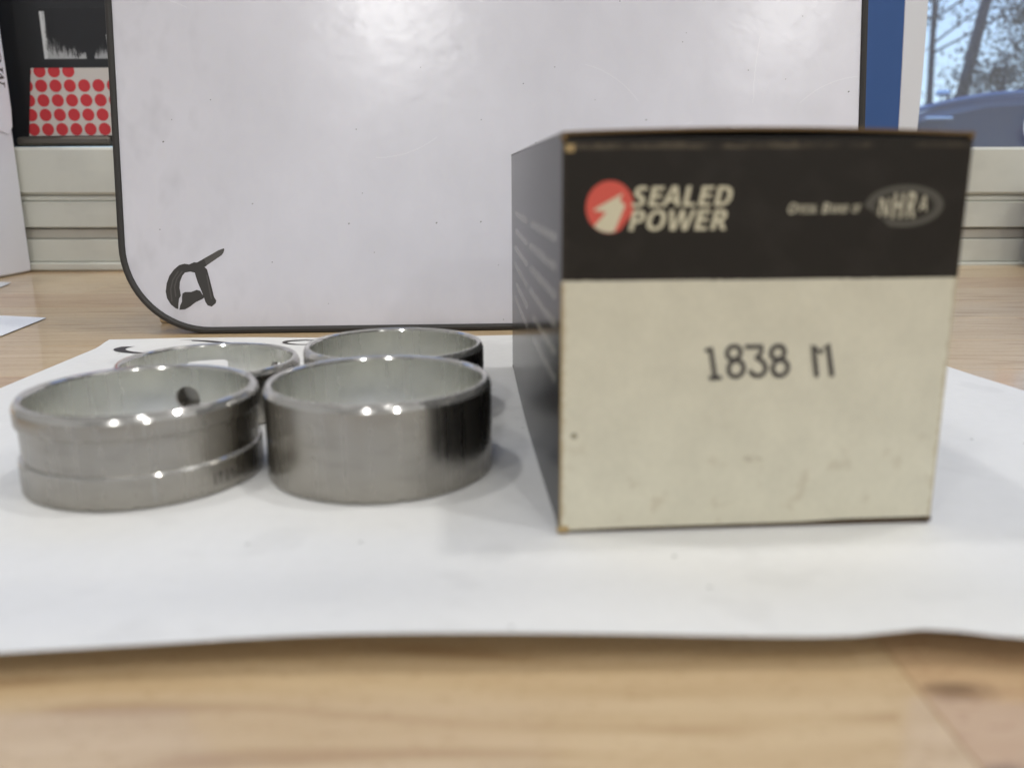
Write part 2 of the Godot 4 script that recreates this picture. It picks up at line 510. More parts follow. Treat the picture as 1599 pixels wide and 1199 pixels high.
func tree(called: String, label: String, category: String, at: Vector3, height: float, lean: Vector3, trunk_r: float, crown_from: float, leaves: int, leaf: float, sd: int, group := "") -> void:
	var o := thing(called, label, category, at / MM, 0.0, group)
	var r := RandomNumberGenerator.new(); r.seed = sd
	var g := Geo.new()
	var top := Vector3(0, height, 0) + lean
	var spine := []
	for k in 9:
		var f := k / 8.0
		spine.append((top * f + Vector3(sin(f * 5.0 + sd) * 0.05, 0, cos(f * 4.0 + sd) * 0.05) * height * 0.12) / MM)
	g.tube(spine, trunk_r / MM, trunk_r * 0.25 / MM, 9)
	put(g, "trunk", M.bark, o)
	var spots := []
	for k in 16:
		var f := r.randf_range(crown_from, 0.95)
		var base: Vector3 = top * f
		var ang := r.randf() * TAU
		var reach := height * (0.42 - 0.26 * f) * r.randf_range(0.6, 1.2)
		var tip := base + Vector3(cos(ang) * reach, reach * r.randf_range(0.2, 0.8), sin(ang) * reach)
		var l := Geo.new()
		l.tube([base / MM, base.lerp(tip, 0.5) / MM + Vector3(0, reach * 60.0, 0), tip / MM], trunk_r * 0.28 / MM, trunk_r * 0.06 / MM, 6)
		put(l, "limb", M.bark, o)
		spots.append([tip, reach * 0.55 + 0.1]); spots.append([base.lerp(tip, 0.6), reach * 0.35 + 0.08])
	leafy(o, "crown", spots, leaves, leaf, M.leaf if sd % 2 == 0 else M.leaf_dark, sd + 100)

func car(at: Vector3) -> void:
	var o := thing("parked_car", "blue grey car parked outside the window, trees behind it", "car", at / MM)
	# side outline, front of the car towards -x; 4.4 m long, 1.46 m high
	var body := PackedVector2Array()
	for p in [[-2.20, 0.42], [-2.16, 0.62], [-2.02, 0.74], [-1.25, 0.90], [-0.95, 0.94], [1.55, 0.98], [2.05, 1.00], [2.18, 0.92], [2.20, 0.55], [2.12, 0.30], [1.72, 0.28], [1.62, 0.52], [1.40, 0.64], [1.14, 0.56], [1.00, 0.28], [-1.00, 0.24], [-1.10, 0.52], [-1.34, 0.63], [-1.58, 0.55], [-1.70, 0.28], [-2.12, 0.28]]:
		body.append(Vector2(p[0], p[1]) * 1000.0)
	var g := Geo.new()
	g.slab(body, Vector3(0, 0, 860), Vector3.RIGHT, Vector3.UP, 1720.0)
	put(g, "body", M.paint, o)
	var cabin := Geo.new()
	var lower := [[-1.02, 0.93], [1.78, 0.99]]
	var prof := [[-1.05, 0.93], [-0.42, 1.30], [-0.10, 1.41], [0.35, 1.46], [0.80, 1.44], [1.20, 1.34], [1.80, 0.99]]
	for k in prof.size() - 1:
		var a: Array = prof[k]; var b: Array = prof[k + 1]
		var za := lerpf(820.0, 640.0, (a[1] - 0.93) / 0.53); var zb := lerpf(820.0, 640.0, (b[1] - 0.93) / 0.53)
		var pa := Vector3(a[0] * 1000.0, a[1] * 1000.0, za); var pb := Vector3(b[0] * 1000.0, b[1] * 1000.0, zb)
		var fl := Vector3(1, 1, -1)
		var out := Vector3(-(b[1] - a[1]), b[0] - a[0], 0).normalized()
		cabin.flat(pa, pb, pb * fl, pa * fl, out)
		for s in [1.0, -1.0]:
			var m := Vector3(1, 1, s)
			cabin.flat(pa * m, pb * m, Vector3(pb.x, 930, 820 * s), Vector3(pa.x, 930, 820 * s), Vector3(0, 0.3, s).normalized())
	put(cabin, "roof", M.paint, o)
	for s in [1.0, -1.0]:
		for wn in [[[-0.80, 0.99], [-0.32, 1.30], [0.02, 1.37], [0.30, 1.385], [0.30, 1.0]], [[0.40, 1.0], [0.40, 1.385], [0.80, 1.365], [1.12, 1.27], [1.45, 1.03]]]:
			var wg := Geo.new()
			var pts := []
			for p in wn:
				pts.append(Vector3(p[0] * 1000.0, p[1] * 1000.0, s * (lerpf(820.0, 640.0, (p[1] - 0.93) / 0.53) + 9.0)))
			for k in range(1, pts.size() - 1):
				var nn := Vector3(0, 0.32, s).normalized()
				wg.tri(pts[0], pts[k], pts[k + 1], nn, nn, nn)
			put(wg, "window", M.car_glass, o)
		var tr := Geo.new()
		tr.box(Vector3(0.3 * 1000, 962, s * 838), Vector3(2300, 14, 12), 3)
		put(tr, "trim", M.chrome, o)
		var rl := Geo.new()
		var rp := []
		for k in 15:
			var f := k / 14.0
			rp.append(Vector3(lerpf(-420, 1150, f), 1306 + 128.0 * sin(PI * pow(f, 0.8) * 0.93 + 0.08), s * 700))
		rl.tube(rp, 13, 11, 7)
		put(rl, "roof_rail", M.rail, o)
		var cap := Geo.new()
		cap.box(Vector3(-205, 1432, s * 700), Vector3(74, 26, 30), 11)
		put(cap, "rail_cap", M.chrome, o)
		var ph := Geo.new()
		ph.box(Vector3(-228, 1318, s * 735), Vector3(130, 13, 12), 4)
		put(ph, "window_trim", M.chrome, o)
		var hd := Geo.new()
		hd.box(Vector3(-560, 1015, s * 905), Vector3(190, 110, 150), 45)
		put(hd, "mirror", M.chrome, o)
	var wsg := Geo.new()
	wsg.flat(Vector3(-1010, 962, 760), Vector3(-440, 1298, 650), Vector3(-440, 1298, -650), Vector3(-1010, 962, -760), Vector3(-0.5, 0.86, 0), Vector2.ZERO)
	for k in wsg.v.size():
		wsg.v[k] += Vector3(-5, 9, 0)
	put(wsg, "windscreen", M.car_glass, o)
	for wx in [-1340.0, 1370.0]:
		for s in [1.0, -1.0]:
			var tg := Geo.new()
			tg.lathe([[190, 0], [300, 0], [320, 30], [320, 170], [300, 200], [190, 200]], 36, Vector3(wx, 320, s * 860 - s * 190), Vector3(0, 0, s))
			var ty := put(tg, "wheel", M.tyre, o)
			var rg := Geo.new()
			rg.lathe([[0, 176], [60, 180], [170, 165], [195, 190], [195, 20]], 30, Vector3(wx, 320, s * 860 - s * 190), Vector3(0, 0, s))
			put(rg, "rim", M.chrome, ty)

func _ready() -> void:
	# ---- camera, environment, lamps ----
	var cam := Camera3D.new()
	cam.name = "camera"
	add_child(cam)
	cam.position = Vector3(0, 0.062, 0)
	cam.basis = Basis(Vector3.RIGHT, -0.2370) * Basis(Vector3.BACK, -0.0068266)
	cam.keep_aspect = Camera3D.KEEP_HEIGHT
	cam.fov = 48.236
	cam.near = 0.01
	cam.far = 600.0
	var lens := CameraAttributesPhysical.new()
	lens.frustum_focal_length = 26.80
	lens.frustum_focus_distance = 0.345
	lens.frustum_near = 0.01
	lens.frustum_far = 600.0
	lens.exposure_aperture = 13.0
	cam.attributes = lens
	cam.current = true

	var env := Environment.new()
	var sky := Sky.new()
	var ps := ProceduralSkyMaterial.new()
	ps.sky_top_color = rgb(84, 142, 228)
	ps.sky_horizon_color = rgb(205, 232, 245)
	ps.sky_curve = 0.2
	ps.ground_horizon_color = rgb(150, 160, 168)
	ps.ground_bottom_color = rgb(90, 92, 95)
	ps.sky_energy_multiplier = 1.2
	sky.sky_material = ps
	env.background_mode = Environment.BG_SKY
	env.sky = sky
	env.background_energy_multiplier = 1.0
	env.tonemap_mode = Environment.TONE_MAPPER_LINEAR
	env.tonemap_exposure = 0.98
	env.sdfgi_enabled = true
	env.ssao_enabled = true
	env.ssil_enabled = true
	var we := WorldEnvironment.new()
	we.name = "environment"
	we.environment = env
	add_child(we)

	# x, z, energy of the ceiling lamps (metres)
	var lamps := [[-0.62, -0.30, 0.50, "above the left end of the window"], [0.50, -0.34, 0.56, "above the right end of the window"], [-0.80, 1.00, 0.50, "left of the counter's middle"], [0.42, 1.10, 0.55, "in front of the counter's middle"], [-0.22, 0.52, 0.18, "closest to the counter"], [1.05, 1.55, 0.35, "halfway across the shop"], [1.40, 0.60, 1.0, "near the right wall"], [-0.26, 2.80, 2.1, "near the back wall, left of the other one there"], [1.42, 2.78, 1.5, "near the back wall, right of the other one there"]]
	var lamp_y := 1.70

	# ---- materials ----
	M.steel = mat(Color(0.70, 0.69, 0.67), 0.50, 1.0)
	M.steel.anisotropy_enabled = true
	M.steel.anisotropy = 0.7
	M.steel.albedo_texture = mottled(rgb(238, 236, 232), 0.07, 0.05, 71)
	M.lining = mat(Color(0.90, 0.90, 0.875), 0.42, 0.96)
	var turned := streak_texture()
	for m in [M.steel, M.lining]:
		m.roughness_texture = turned
		m.roughness_texture_channel = BaseMaterial3D.TEXTURE_CHANNEL_GREEN
	M.lining.anisotropy_enabled = true
	M.lining.anisotropy = 0.65
	M.rim = mat(Color(0.78, 0.775, 0.76), 0.10, 0.74)
	M.seam = mat(Color(0.66, 0.65, 0.63), 0.4, 0.8)
	M.stamp = mat(rgb(92, 88, 83), 0.6, 0.3)
	M.hole = mat(Color(0.74, 0.73, 0.71), 0.5, 0.25)
	M.paper = mat(rgb(231, 231, 230), 0.85, 0.0, 0.25)
	M.paper.albedo_texture = paper_texture()
	M.ink = mat(rgb(62, 58, 56), 0.6)
	M.marker = mat(rgb(58, 55, 53), 0.42)
	M.marker_thin = mat(rgb(82, 79, 76), 0.45)
	M.board = mat(Color.WHITE, 0.21, 0.0, 0.5)
	var peel := NoiseTexture2D.new()
	peel.width = 512; peel.height = 512; peel.seamless = true; peel.as_normal_map = true; peel.bump_strength = 2.0
	peel.noise = noise(91, 0.03, 3)
	M.board.normal_enabled = true; M.board.normal_texture = peel; M.board.normal_scale = 0.07
	M.board.albedo_texture = board_texture()
	M.rubber = mat(rgb(58, 56, 54), 0.55, 0.0, 0.4)
	M.front = mat(Color.WHITE, 0.5, 0.0, 0.35)
	M.front.albedo_texture = front_texture()
	M.side = mat(Color(0.8, 0.8, 0.8), 0.19, 0.0, 0.13)
	M.side.albedo_texture = side_texture()
	M.black_card = mat(rgb(44, 41, 37), 0.4)
	M.raw_card = mat(rgb(112, 92, 66), 0.9, 0.0, 0.2)
	M.worn_card = mat(rgb(168, 146, 106), 0.9, 0.0, 0.2)
	M.dark_edge = mat(rgb(84, 68, 50), 0.9, 0.0, 0.2)
	M.cream_ink = mat(rgb(206, 199, 172), 0.5)
	M.red_ink = mat(rgb(206, 84, 70), 0.5)
	M.dim_ink = mat(rgb(188, 182, 160), 0.5)
	M.grey_ink = mat(rgb(78, 75, 67), 0.5)
	M.frame = mat(rgb(208, 209, 200), 0.38, 0.0, 0.5)
	M.frame.albedo_texture = mottled(rgb(248, 247, 244), 0.05, 0.02, 73)
	M.frame.uv1_scale = Vector3(0.4, 0.4, 0.4)
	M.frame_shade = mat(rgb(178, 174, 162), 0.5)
	M.groove = mat(rgb(70, 62, 52), 0.8)
	M.black_plastic = mat(rgb(30, 30, 30), 0.5)
	M.print = mat(Color.WHITE, 0.45)
	M.print.albedo_texture = patch_texture()
	M.lip = mat(rgb(104, 100, 92), 0.42, 0.7)
	M.label_paper = mat(rgb(196, 190, 182), 0.6)
	M.red_dot = mat(rgb(190, 46, 52), 0.6)
	M.carton_white = mat(rgb(244, 246, 254), 0.8, 0.0, 0.3)
	M.carton_grey = mat(rgb(234, 236, 244), 0.85, 0.0, 0.3)
	M.blue_card = mat(rgb(46, 84, 142), 0.6)
	M.white_card = mat(rgb(222, 224, 228), 0.7)
	M.blue_plastic = mat(rgb(34, 58, 138), 0.35)
	M.orange = mat(rgb(224, 104, 48), 0.5)
	M.glass = mat(Color(1, 1, 1, 0.06), 0.02)
	M.glass.transparency = BaseMaterial3D.TRANSPARENCY_ALPHA
	M.wood_block = mat(rgb(196, 172, 134), 0.7)
	M.wall = mat(rgb(202, 202, 202), 0.9, 0.0, 0.2)
	M.floor = mat(rgb(140, 139, 138), 0.6)
	M.ceiling = mat(rgb(226, 226, 226), 0.9, 0.0, 0.2)
	M.lamp_glow = mat(rgb(255, 250, 240), 0.5)
	M.lamp_glow.emission_enabled = true
	M.lamp_glow.emission = rgb(255, 246, 230)
	M.lamp_glow.emission_energy_multiplier = 3.0
	M.lamp_rim = mat(rgb(230, 230, 228), 0.4)
	M.asphalt = mat(rgb(74, 76, 78), 0.95)
	M.bark = mat(rgb(48, 57, 78), 0.95)
	M.leaf = mat(rgb(46, 60, 68), 0.8); M.leaf.cull_mode = BaseMaterial3D.CULL_DISABLED
	M.leaf_dark = mat(rgb(42, 55, 62), 0.8); M.leaf_dark.cull_mode = BaseMaterial3D.CULL_DISABLED
	M.paint = mat(rgb(84, 96, 120), 0.35); M.paint.clearcoat_enabled = true; M.paint.clearcoat = 0.8; M.paint.clearcoat_roughness = 0.05
	M.car_glass = mat(rgb(34, 44, 62), 0.08, 0.0, 0.45)
	M.chrome = mat(rgb(224, 228, 232), 0.2, 0.8)
	M.rail = mat(rgb(120, 140, 170), 0.4)
	M.tyre = mat(rgb(28, 28, 29), 0.85)
	var wood_tex := [
		wood_texture(3, rgb(206, 180, 140), rgb(184, 154, 114), rgb(150, 118, 80), []),
		wood_texture(11, rgb(211, 186, 148), rgb(190, 161, 121), rgb(160, 126, 88), []),
		wood_texture(23, rgb(198, 168, 128), rgb(178, 144, 106), rgb(142, 102, 68), [[380, 60, 9]]),
		wood_texture(37, rgb(204, 174, 136), rgb(186, 152, 114), rgb(150, 108, 74), [[9, 70, 5], [4, 112, 3], [190, 120, 8], [700, 70, 10]]),
	]
	var wood := []
	for t in wood_tex:
		var m := mat(Color(0.985, 0.99, 1.0), 0.5, 0.0, 0.45)
		m.albedo_texture = t
		m.clearcoat_enabled = true; m.clearcoat = 0.55; m.clearcoat_roughness = 0.10
		wood.append(m)

	# ---- room shell ----
	var room := [
		["floor", Vector3(0, -0.975, 1.2), Vector3(3.9, 0.05, 3.9), M.floor, "plain floor of the shop below the counter", "floor"],
		["ceiling", Vector3(0, 1.775, 1.2), Vector3(3.9, 0.1, 3.9), M.ceiling, "pale ceiling over the counter with round lamps", "ceiling"],
		["wall_left", Vector3(-1.85, 0.4, 1.2), Vector3(0.1, 2.64, 3.72), M.wall, "pale side wall at the left end of the counter", "wall"],
		["wall_right", Vector3(1.85, 0.4, 1.2), Vector3(0.1, 2.64, 3.72), M.wall, "pale side wall at the right end of the counter", "wall"],
		["wall_back", Vector3(0, 0.4, 3.1), Vector3(3.58, 2.64, 0.1), M.wall, "pale wall across the shop from the window", "wall"],
		["window_wall", Vector3(-1.33, 0.4, -0.70), Vector3(0.92, 2.64, 0.1), M.wall, "pale wall left of the window opening", "wall"],
		["window_wall", Vector3(1.33, 0.4, -0.70), Vector3(0.92, 2.64, 0.1), M.wall, "pale wall right of the window opening", "wall"],
		["window_wall", Vector3(0, -0.47, -0.70), Vector3(1.73, 0.90, 0.1), M.wall, "pale wall below the window", "wall"],
		["window_wall", Vector3(0, 1.36, -0.70), Vector3(1.73, 0.72, 0.1), M.wall, "pale wall above the window", "wall"],
	]
	for q in room:
		var g := Geo.new()
		g.box(Vector3.ZERO, q[2] / MM, 0.0)
		struct(g, q[0], q[3], q[4], q[5], q[1] / MM)
	for k in lamps.size():
		var q: Array = lamps[k]
		var o := thing("ceiling_lamp", "round ceiling lamp " + q[3], "lamp", Vector3(q[0], lamp_y + 0.02, q[1]) / MM, 0.0, "round lamps in the ceiling")
		var g := Geo.new()
		g.lathe([[68, 0], [84, 0], [88, -4], [84, -9], [70, -9], [68, -2]], 40)
		put(g, "rim", M.lamp_rim, o)
		var d := Geo.new()
		d.lathe([[0, -2], [60, -2], [68, -1]], 40)
		for i in d.n.size():
			d.n[i] = Vector3.DOWN
		put(d, "lamp_glow", M.lamp_glow, o)
		var l := AreaLight3D.new()
		l.name = "lamp_light"
		l.area_size = Vector2(0.085, 0.085)
		l.light_energy = q[2]
		l.light_color = Color(0.985, 0.982, 0.975)
		l.shadow_enabled = true
		l.area_range = 8.0
		l.rotation = Vector3(-PI / 2, 0, 0)
		l.position = Vector3(0, -0.012, 0)
		o.add_child(l)

	# ---- counter: a varnished top glued up from staves ----
	var top := thing("counter_top", "varnished butcher block counter top of pale wooden staves", "counter")
	var r := RandomNumberGenerator.new(); r.seed = 21
	var z := 143.0
	var row := 0
	while z > -640.0:
		var wd := 52.0
		var x := -900.0 - r.randf() * 200.0
		if row == 4:
			x = 50.3 - 1150.0
		var count := 0
		while x < 900.0:
			var len_ := r.randf_range(230.0, 430.0)
			var pick := r.randi() % 3
			if row == 4:      # the stave ends under the front of the paper
				len_ = [380.0, 360.0, 410.0, 300.0, 350.0, 330.0][count]
				pick = [1, 2, 1, 3, 0, 1][count]
			var g := Geo.new()
			g.box(Vector3(x + len_ * 0.5, -18.3, z - wd * 0.5), Vector3(len_ - 0.05, 36.0, wd - 0.05), 0.18, Vector2(0.0021, 1.0 / 56.0), Vector2(0.0021 * -(x + len_ * 0.5), 0) * 0.0 + Vector2(0.0021 * len_ * 0.5 + (0.0 if pick == 3 else r.randf()), 0.5))
			put(g, "plank", wood[pick], top)
			x += len_; count += 1
		z -= wd; row += 1
	var cab := Geo.new()
	cab.box(Vector3(0, -480, -245), Vector3(1900, 880, 760), 2.0)
	put(cab, "base_cabinet", M.frame_shade, top)

	# ---- window: profile rails on the counter, pane, jambs ----
	var win := thing("window_frame", "pale plastic window frame with grooved rails along the back of the counter", "window", Vector3(-312, 0, -602))
	win.rotation.z = -0.0064
	var W := 1700.0
	var cx := 312.0
	var rails := [
		["base_ledge", 3.0, 6.0, -2.0, 56.0, M.frame, 1.2],
		["lower_rail", 14.0, 15.6, -5.0, 50.0, M.frame, 0.5],
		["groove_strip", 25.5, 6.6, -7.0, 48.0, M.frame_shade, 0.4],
		["middle_rail", 38.6, 17.8, -4.0, 50.0, M.frame, 0.8],
		["bevel_strip", 49.7, 4.2, -5.0, 50.0, M.frame, 1.0],
		["upper_rail", 67.9, 31.6, -2.2, 54.0, M.frame, 1.8],
	]
	for q in rails:
		var g := Geo.new()
		g.box(Vector3(cx, q[1], q[3] - q[4] * 0.5 + 2.0), Vector3(W, q[2], q[4]), q[6])
		put(g, q[0], q[5], win)
	var core := Geo.new()
	core.box(Vector3(cx, 40, -36), Vector3(W - 4, 78, 44), 0)
	put(core, "groove_backing", M.groove, win)
	for s in [-1.0, 1.0]:
		var g := Geo.new()
		g.box(Vector3(cx + s * 835.0, 526, -30), Vector3(60, 884, 50), 2)
		put(g, "jamb", M.frame, win)
	var hd := Geo.new()
	hd.box(Vector3(cx, 942, -30), Vector3(1606, 52, 50), 2)
	put(hd, "head", M.frame, win)
	var pn := Geo.new()
	pn.box(Vector3(cx, 500, -40), Vector3(1606, 832, 4), 0)
	put(pn, "pane", M.glass, win)

	# ---- whiteboard ----
	var lean := deg_to_rad(8.0)
	var wb := thing("whiteboard", "white dry erase lap board with black rubber edge leaning behind the rings", "whiteboard", Vector3(0.3, 0.1, -354.4), 0.0345)
	wb.rotation = Vector3(-lean, 0.0345, 0)
	var outline := PackedVector2Array(); var hole_line := PackedVector2Array()
	var x0 := -160.4; var x1 := 147.2; var y1 := 232.0; var rad := 36.0
	for cc in [[x0 + rad, rad, 180.0], [x1 - rad, rad, 270.0], [x1 - rad, y1 - rad, 0.0], [x0 + rad, y1 - rad, 90.0]]:
		for k in 17:
			var a := deg_to_rad(cc[2] + 90.0 * k / 16.0)
			outline.append(Vector2(cc[0] + cos(a) * rad, cc[1] + sin(a) * rad))
			hole_line.append(Vector2(cc[0] + cos(a) * (rad - 2.0), cc[1] + sin(a) * (rad - 2.0)))
	var bg := Geo.new()
	bg.slab(hole_line, Vector3(0, 0, 0), Vector3.RIGHT, Vector3.UP, 3.6, Vector2(1.0 / 307.0, -1.0 / 232.0))
	for k in bg.t.size():
		bg.t[k] += Vector2(160.0 / 307.0, 1.0)
	put(bg, "board", M.board, wb)
	var eg := Geo.new()
	var sect := [[0.4, 0.2], [0.0, 0.75], [-0.9, 1.25], [-2.0, 0.95], [-2.35, 0.2], [-2.35, -3.6], [-1.7, -4.2], [0.35, -4.2]]
	# cross-section: (outwards from the board's border, towards the viewer)
	var num := outline.size()
	for k in num:
		var p := hole_line[k]; var q := hole_line[(k + 1) % num]
		var dp := (outline[k] - p).normalized(); var dq := (outline[(k + 1) % num] - q).normalized()
		for s in sect.size() - 1:
			var s0: Array = sect[s]; var s1: Array = sect[s + 1]
			var pa := Vector3(p.x - dp.x * s0[0], p.y - dp.y * s0[0], s0[1]); var pb := Vector3(q.x - dq.x * s0[0], q.y - dq.y * s0[0], s0[1])
			var pc := Vector3(q.x - dq.x * s1[0], q.y - dq.y * s1[0], s1[1]); var pd := Vector3(p.x - dp.x * s1[0], p.y - dp.y * s1[0], s1[1])
			var e := Vector2(s1[0] - s0[0], s1[1] - s0[1]).normalized()
			var na := Vector3(dp.x * e.y * 1.0, dp.y * e.y * 1.0, 0) * -1.0 + Vector3(0, 0, -e.x)
			var nb := Vector3(dq.x * e.y, dq.y * e.y, 0) * -1.0 + Vector3(0, 0, -e.x)
			eg.quad(pa, pb, pc, pd, na, nb, nb, na)
	put(eg, "rubber_edge", M.rubber, wb)
	# the hand-drawn mark: four pen strokes, millimetres from the letter's own corner
	var mark := [
		[M.marker, [620,395, 560,385, 480,405, 400,470, 330,560, 285,670, 265,790, 280,890, 330,980, 400,1040, 436,1052, 442,980, 455,900, 485,850, 470,740, 480,650, 520,560, 560,515, 640,502, 640,420]],
		[M.marker_thin, [800,340, 850,310, 980,240, 1060,195, 1145,165, 1150,190, 1132,236, 1105,268, 1040,310, 850,436, 800,450]],
		[M.marker, [600,430, 630,395, 700,365, 740,370, 850,313, 880,420, 850,436, 800,470, 710,520, 640,502]],
		[M.marker, [700,500, 760,440, 850,435, 885,470, 910,580, 935,700, 955,800, 970,880, 1000,930, 990,970, 930,1020, 870,1000, 840,950, 820,880, 790,790, 740,660, 715,570]],
		[M.marker, [500,870, 510,820, 550,800, 640,800, 720,770, 770,785, 795,830, 830,880, 800,905, 700,950, 650,985, 620,1010, 540,1055, 452,1062, 466,1000, 496,940]],
	]
	var mark_scale := 25.6 / 920.0
	for k in mark.size():
		var raw: Array = mark[k][1]
		var pts := PackedVector2Array()
		for i in range(0, raw.size(), 2):
			pts.append(Vector2((raw[i] - 265.0) * mark_scale, (1062.0 - raw[i + 1]) * mark_scale))
		var g := Geo.new()
		g.poly(pts, Vector3(-142.6, 9.6, 0.02 + 0.015 * k), Vector3.RIGHT, Vector3.UP)
		put(g, "pen_stroke", mark[k][0], wb)
	var streaks := Geo.new()
	for s in [[Vector2(350, 930), Vector2(340, 760), Vector2(380, 620), Vector2(460, 500)], [Vector2(410, 860), Vector2(400, 720), Vector2(440, 600), Vector2(520, 500)], [Vector2(880, 560), Vector2(905, 740), Vector2(930, 900)]]:
		var pts := PackedVector2Array()
		for p in s:
			pts.append(Vector2((p.x - 265.0) * mark_scale, (1062.0 - p.y) * mark_scale))
		streaks.stroke(pts, 0.55, Vector3(-142.6, 9.6, 0.11), Vector3.RIGHT, Vector3.UP)
	put(streaks, "pen_streak", M.marker_thin, wb)

	var blk := thing("wood_block", "small tan wooden block under the lower left corner of the whiteboard", "block", Vector3(-140, 0, -392), 0.05)
	var bk := Geo.new()
	bk.box(Vector3(0, 4.6, 0), Vector3(34, 9.2, 30), 0.7)
	put(bk, "block", M.wood_block, blk)

	# ---- paper sheet under the rings and the carton ----
	var sheet := thing("paper_sheet", "large white paper sheet under the four rings and the carton", "paper")
	var nx := 72; var nz := 60
	var wave := noise(81, 1.0, 2)
	var grid := []
	for j in nz + 1:
		var fz := float(j) / nz
		var line := []
		for i in nx + 1:
			var fx := float(i) / nx
			var back := Vector2(lerpf(-157.8, 136.0, fx), lerpf(-331.0, -349.0, fx))
			var xf := lerpf(-157.0, 158.0, fx)
			var front := Vector2(xf, -99.8 + 2.5 * pow(clampf((-xf - 20.0) / 46.0, 0.0, 3.0), 1.6) + 1.6 * smoothstep(50.0, 72.0, xf) - 0.9 * exp(-pow((xf - 54.0) / 7.0, 2.0)))
			var p := back.lerp(front, fz)
			p.x += 3.0 * sin(fz * PI) * smoothstep(0.5, 1.0, fx)
			var lift := smoothstep(0.86, 1.0, fz) * (4.6 + 0.5 * sin(fx * 17.0) + 0.5 * exp(-pow((xf - 54.0) / 7.0, 2.0)))
			lift += 1.6 * smoothstep(0.93, 1.0, fx) * smoothstep(0.25, 0.6, fz) + 1.2 * smoothstep(0.05, 0.0, fz) * smoothstep(0.4, 0.1, fx)
			var y := -0.1 + lift + maxf(0.0, wave.get_noise_2d(p.x * 0.012, p.y * 0.012)) * 0.25
			line.append(Vector3(p.x, y, p.y))
		grid.append(line)
	var pk := Vector2(1.0 / nx, 1.0 / nz)
	var pg := Geo.new()
	var nrm := []
	for j in nz + 1:
		var line := []
		for i in nx + 1:
			var dx: Vector3 = grid[j][mini(i + 1, nx)] - grid[j][maxi(i - 1, 0)]
			var dz: Vector3 = grid[mini(j + 1, nz)][i] - grid[maxi(j - 1, 0)][i]
			line.append(dz.cross(dx).normalized())
		nrm.append(line)
	for j in nz:
		for i in nx:
			for s in [0.0, -0.14]:
				var k := 1.0 if s == 0.0 else -1.0
				var dn := Vector3(0, s, 0)
				pg.quad(grid[j][i] + dn, grid[j][i + 1] + dn, grid[j + 1][i + 1] + dn, grid[j + 1][i] + dn, nrm[j][i] * k, nrm[j][i + 1] * k, nrm[j + 1][i + 1] * k, nrm[j + 1][i] * k,
					Vector2(i, j) * pk, Vector2(i + 1, j) * pk, Vector2(i + 1, j + 1) * pk, Vector2(i, j + 1) * pk)
	for i in nx:
		for j in [0, nz]:
			var dn := Vector3(0, -0.14, 0)
			pg.flat(grid[j][i], grid[j][i + 1], grid[j][i + 1] + dn, grid[j][i] + dn, Vector3(0, 0, -1 if j == 0 else 1))
	put(pg, "sheet", M.paper, sheet)
	var lg := Geo.new()      # part of the printed lettering that shows behind the rings
	for e in [[-126.0, -318.0, 24.0, 11.5, 4.4, 1.7], [-80.0, -327.0, 9.0, 4.0, 1.8, 1.2]]:
		for k in 60:
			var a := TAU * k / 60.0; var b := TAU * (k + 1) / 60.0
			var q := []
			for th in [a, b]:
				var wdt := lerpf(e[5], e[4], pow(absf(cos(th)), 1.5))
				q.append(Vector3(e[0] + cos(th) * e[2], 1.15, e[1] + sin(th) * e[3]))
				q.append(Vector3(e[0] + cos(th) * (e[2] - wdt), 1.15, e[1] + sin(th) * (e[3] - wdt * 0.8)))
			lg.flat(q[0], q[2], q[3], q[1], Vector3.UP)
	for k in lg.v.size():      # lie on the sheet
		lg.v[k].y = -0.04 + 1.2 * smoothstep(0.05, 0.0, (lg.v[k].z + 334.0) / 235.0) * smoothstep(0.4, 0.1, (lg.v[k].x + 157.0) / 300.0) + maxf(0.0, wave.get_noise_2d(lg.v[k].x * 0.012, lg.v[k].z * 0.012)) * 0.25 + 0.1
	put(lg, "printed_letter", M.ink, sheet)

	# ---- bearing rings ----
	var py := 0.15
	ring("grooved steel ring with one round oil hole, at the front left of the paper", Vector3(-79.57, py, -177.98), 0.0, 24.39, 18.67, 2.1, [6.9, 13.6], [[-86.5, 10.4, 3.0, 3.0, 3.0]], "oil_hole")
	var grooved := get_node("bearing_ring")
	for sp in [[64.6, 0.9, 6.4], [66.2, 14.4, 17.0]]:
		var g := Geo.new()
		var a0 := deg_to_rad(sp[0] - 0.65); var a1 := deg_to_rad(sp[0] + 0.65)
		var d0 := Vector3(cos(a0), 0, sin(a0)); var d1 := Vector3(cos(a1), 0, sin(a1))
		g.quad(d0 * 24.41 + Vector3.UP * sp[1], d1 * 24.41 + Vector3.UP * sp[1], d1 * 24.41 + Vector3.UP * sp[2], d0 * 24.41 + Vector3.UP * sp[2], d0, d1, d1, d0)
		put(g, "seam", M.seam, grooved)
	var stamp := Geo.new()
	for sp in [[37.0, 1.8, 1.1, 2.8], [34.6, 3.3, 2.6, 1.2], [34.0, 2.0, 0.9, 1.3], [30.2, 1.9, 1.2, 2.6], [27.2, 3.2, 2.2, 1.0], [25.6, 1.9, 0.8, 1.5]]:
		var a0 := deg_to_rad(sp[0]); var a1 := deg_to_rad(sp[0] - sp[2])
		var d0 := Vector3(cos(a0), 0, sin(a0)); var d1 := Vector3(cos(a1), 0, sin(a1))
		stamp.quad(d0 * 24.41 + Vector3.UP * sp[1], d1 * 24.41 + Vector3.UP * sp[1], d1 * 24.41 + Vector3.UP * (sp[1] + sp[3]), d0 * 24.41 + Vector3.UP * (sp[1] + sp[3]), d0, d1, d1, d0)
	put(stamp, "stamped_mark", M.stamp, grooved)
	ring("plain smooth steel ring standing next to the black and cream carton", Vector3(-28.92, py, -180.93), 0.0, 24.34, 19.92, 1.9, [], [], "")
